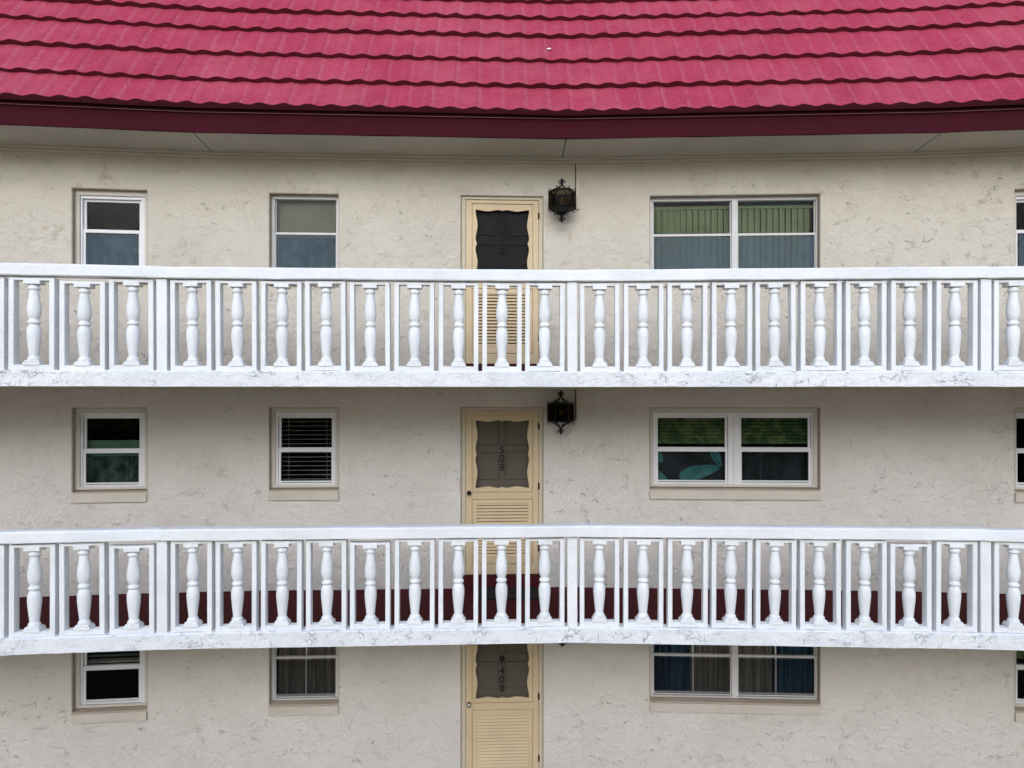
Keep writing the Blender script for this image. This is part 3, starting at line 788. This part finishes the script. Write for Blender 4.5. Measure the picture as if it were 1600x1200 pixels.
for f, lab in ((6, 'white masonry balustrade nearest the crimson roof, fronting door 608'), (5, 'lower white masonry balustrade, fronting door 508 above door 408')):
    root = empty('balustrade', Matrix.Translation((V[3][0], V[3][1], FL[f])), lab, 'railing', 'white turned-baluster railings along the walkways')
    for i in (1, 2, 3, 4):
        h = MB(); z = FL[f]
        dz = {1: .004, 2: 0, 3: .002, 4: -.003}[i]
        sec = [(-.004, z+.957), (-.010, z+.965), (-.010, z+1.060), (-.002, z+1.074), (.02, z+1.080), (.135, z+1.080), (.150, z+1.072), (.155, z+1.060), (.155, z+.963), (.148, z+.957)]
        sec = [(a, b_+dz) for a, b_ in sec]
        strip(h, sec, [i], 40, jit=.0045, seed=f+i*13, sm=False)
        h.build('handrail', M_WHITE, None, root)
        for k in range(9):
            wx = 1.045 if i == 1 else 1.0
            u = L-.30-(8-k)*.4835 if i == 1 else .29+k*.4625
            u += rr.uniform(-.004, .004)
            dr = DROP.get((f, i, k), 0)
            Mp = railM(i) @ Matrix.Translation((u, .085+rr.uniform(-.004, .004), FL[f]-.002+rr.uniform(-.003, .003))) @ Matrix.Rotation(R(rr.uniform(-1.0, 1.0)), 4, 'Z') @ Matrix.Rotation(R(rr.uniform(-.25, .25)), 4, 'Y') @ Matrix.Diagonal((wx, 1, 1-dr/.945+rr.uniform(-.003, .003), 1))
            p = bpy.data.objects.new('panel', ME_PAN); place(p, Mp, root)
            bq = bpy.data.objects.new('baluster', ME_BAL); place(bq, Mp @ Matrix.Rotation(R(rr.uniform(-3, 3)), 4, 'Z'), p)
    for k in range(1, 6):
        hd = (HEADS[k-1]+HEADS[k])/2
        Mp = Matrix.Translation((V[k][0], V[k][1], FL[f]-.001)) @ Matrix.Rotation(R(hd+rr.uniform(-1, 1)), 4, 'Z') @ Matrix.Translation((0, .022, 0)) @ Matrix.Rotation(R(rr.uniform(-.4, .4)), 4, 'Y')
        o = bpy.data.objects.new('post', ME_POST); place(o, Mp, root)

# ------------------------------------------------------------------ wall lanterns
def lantern(f, u, zc, label):
    M = wallM(2) @ Matrix.Translation((u, -.20, FL[f]+zc))
    root = empty('wall_lantern', M, label, 'lantern', 'black wrought iron lanterns beside the doors')
    Rr = .163; h = .112
    A = [(Rr*math.cos(R(60*k)), Rr*math.sin(R(60*k))) for k in range(6)]
    c = MB()
    for k in range(6):
        x, y = A[k]; x2, y2 = A[(k+1) % 6]
        c.tube([(x, y, -h-.008), (x, y, h+.008)], .0085, 8)
        for z in (-h, h, h-.018, -h+.018): c.tube([(x, y, z), (x2, y2, z)], .0065, 6)
    for s in (1, -1):
        for k in range(6):
            x, y = A[k]; p = []
            for q in range(11):                     # curved rib to the finial
                t_ = q/10; r_ = 1-t_
                rad = r_**1.7*.80+.035; p.append((x*rad/1, y*rad/1, s*(h+.004+t_*.098)))
            c.tube(p, .0062, 6)
            # outward curl at each corner
            cx, cy = x*.88, y*.88; q_ = []
            for q in range(10):
                a_ = R(-10+q*26); rc = .020*(1-q*.05)
                q_.append((x*(.93+.125*math.cos(a_)*(rc/.020)), y*(.93+.125*math.cos(a_)*(rc/.020)), s*(h+.018+rc*math.sin(a_))))
            c.tube(q_, .0048, 6)
            a_ = R(60*k); q_ = []
            for q in range(10):                     # curls round the finial
                b_ = R(-90+q*28); rc = .017
                q_.append((math.cos(a_)*(.030+rc*math.cos(b_)), math.sin(a_)*(.030+rc*math.cos(b_)), s*(h+.122+rc*math.sin(b_))))
            c.tube(q_, .0045, 6)
        prof_ = [(.004, h+.085), (.012, h+.095), (.020, h+.112), (.012, h+.126), (.009, h+.136), (.017, h+.148), (.012, h+.160), (.003, h+.170)]
        c.lathe([(r_, s*z) for r_, z in prof_], seg=12)
    c.build('cage', M_IRON, M, root)
    g_ = MB()
    for k in range(6):
        x, y = A[k]; x2, y2 = A[(k+1) % 6]; s_ = .965
        g_.face([(x*s_, y*s_, -h+.004), (x2*s_, y2*s_, -h+.004), (x2*s_, y2*s_, h-.004), (x*s_, y*s_, h-.004)])
    g_.build('glass', M_SMOKE, M, root)
    bt = MB(); bt.lathe([(.008, -.045), (.020, -.040), (.027, -.015), (.022, .015), (.010, .036), (.002, .046)], seg=16); bt.build('bulb', M_BULB, M, root)
    st = MB(); st.lathe([(.014, -h), (.014, -.046)], seg=12); st.lathe([(.13, -h-.003), (.13, -h+.003)], seg=6); st.build('socket', M_IRON, M, root)
    br = MB(); br.box(-.05, .05, .185, .199, -.13, .13, bev=.006); br.box(-.012, .012, .13, .19, -.012, .012); br.box(-.012, .012, .13, .19, h-.012, h+.006)
    br.build('wall_bracket', M_IRON, M, root)
lantern(6, 4.385, 2.215, 'black wrought iron lantern right of door 608 under the roof soffit')
lantern(5, 4.372, 2.257, 'black wrought iron lantern right of door 508 with amber bulb showing')
lantern(4, 4.390, 2.295, 'black lantern beside door 408, only its bottom finial showing below the balcony')

# ------------------------------------------------------------------ doormat
dm = MB(); dm.box(3.27, 4.08, -.56, -.04, .004, .020, bev=.004)
o = dm.build('doormat', M_MAT, wallM(2) @ Matrix.Translation((0, 0, FL[5])))
o['label'] = 'black rubber doormat on the red walkway before door 508'; o['category'] = 'doormat'
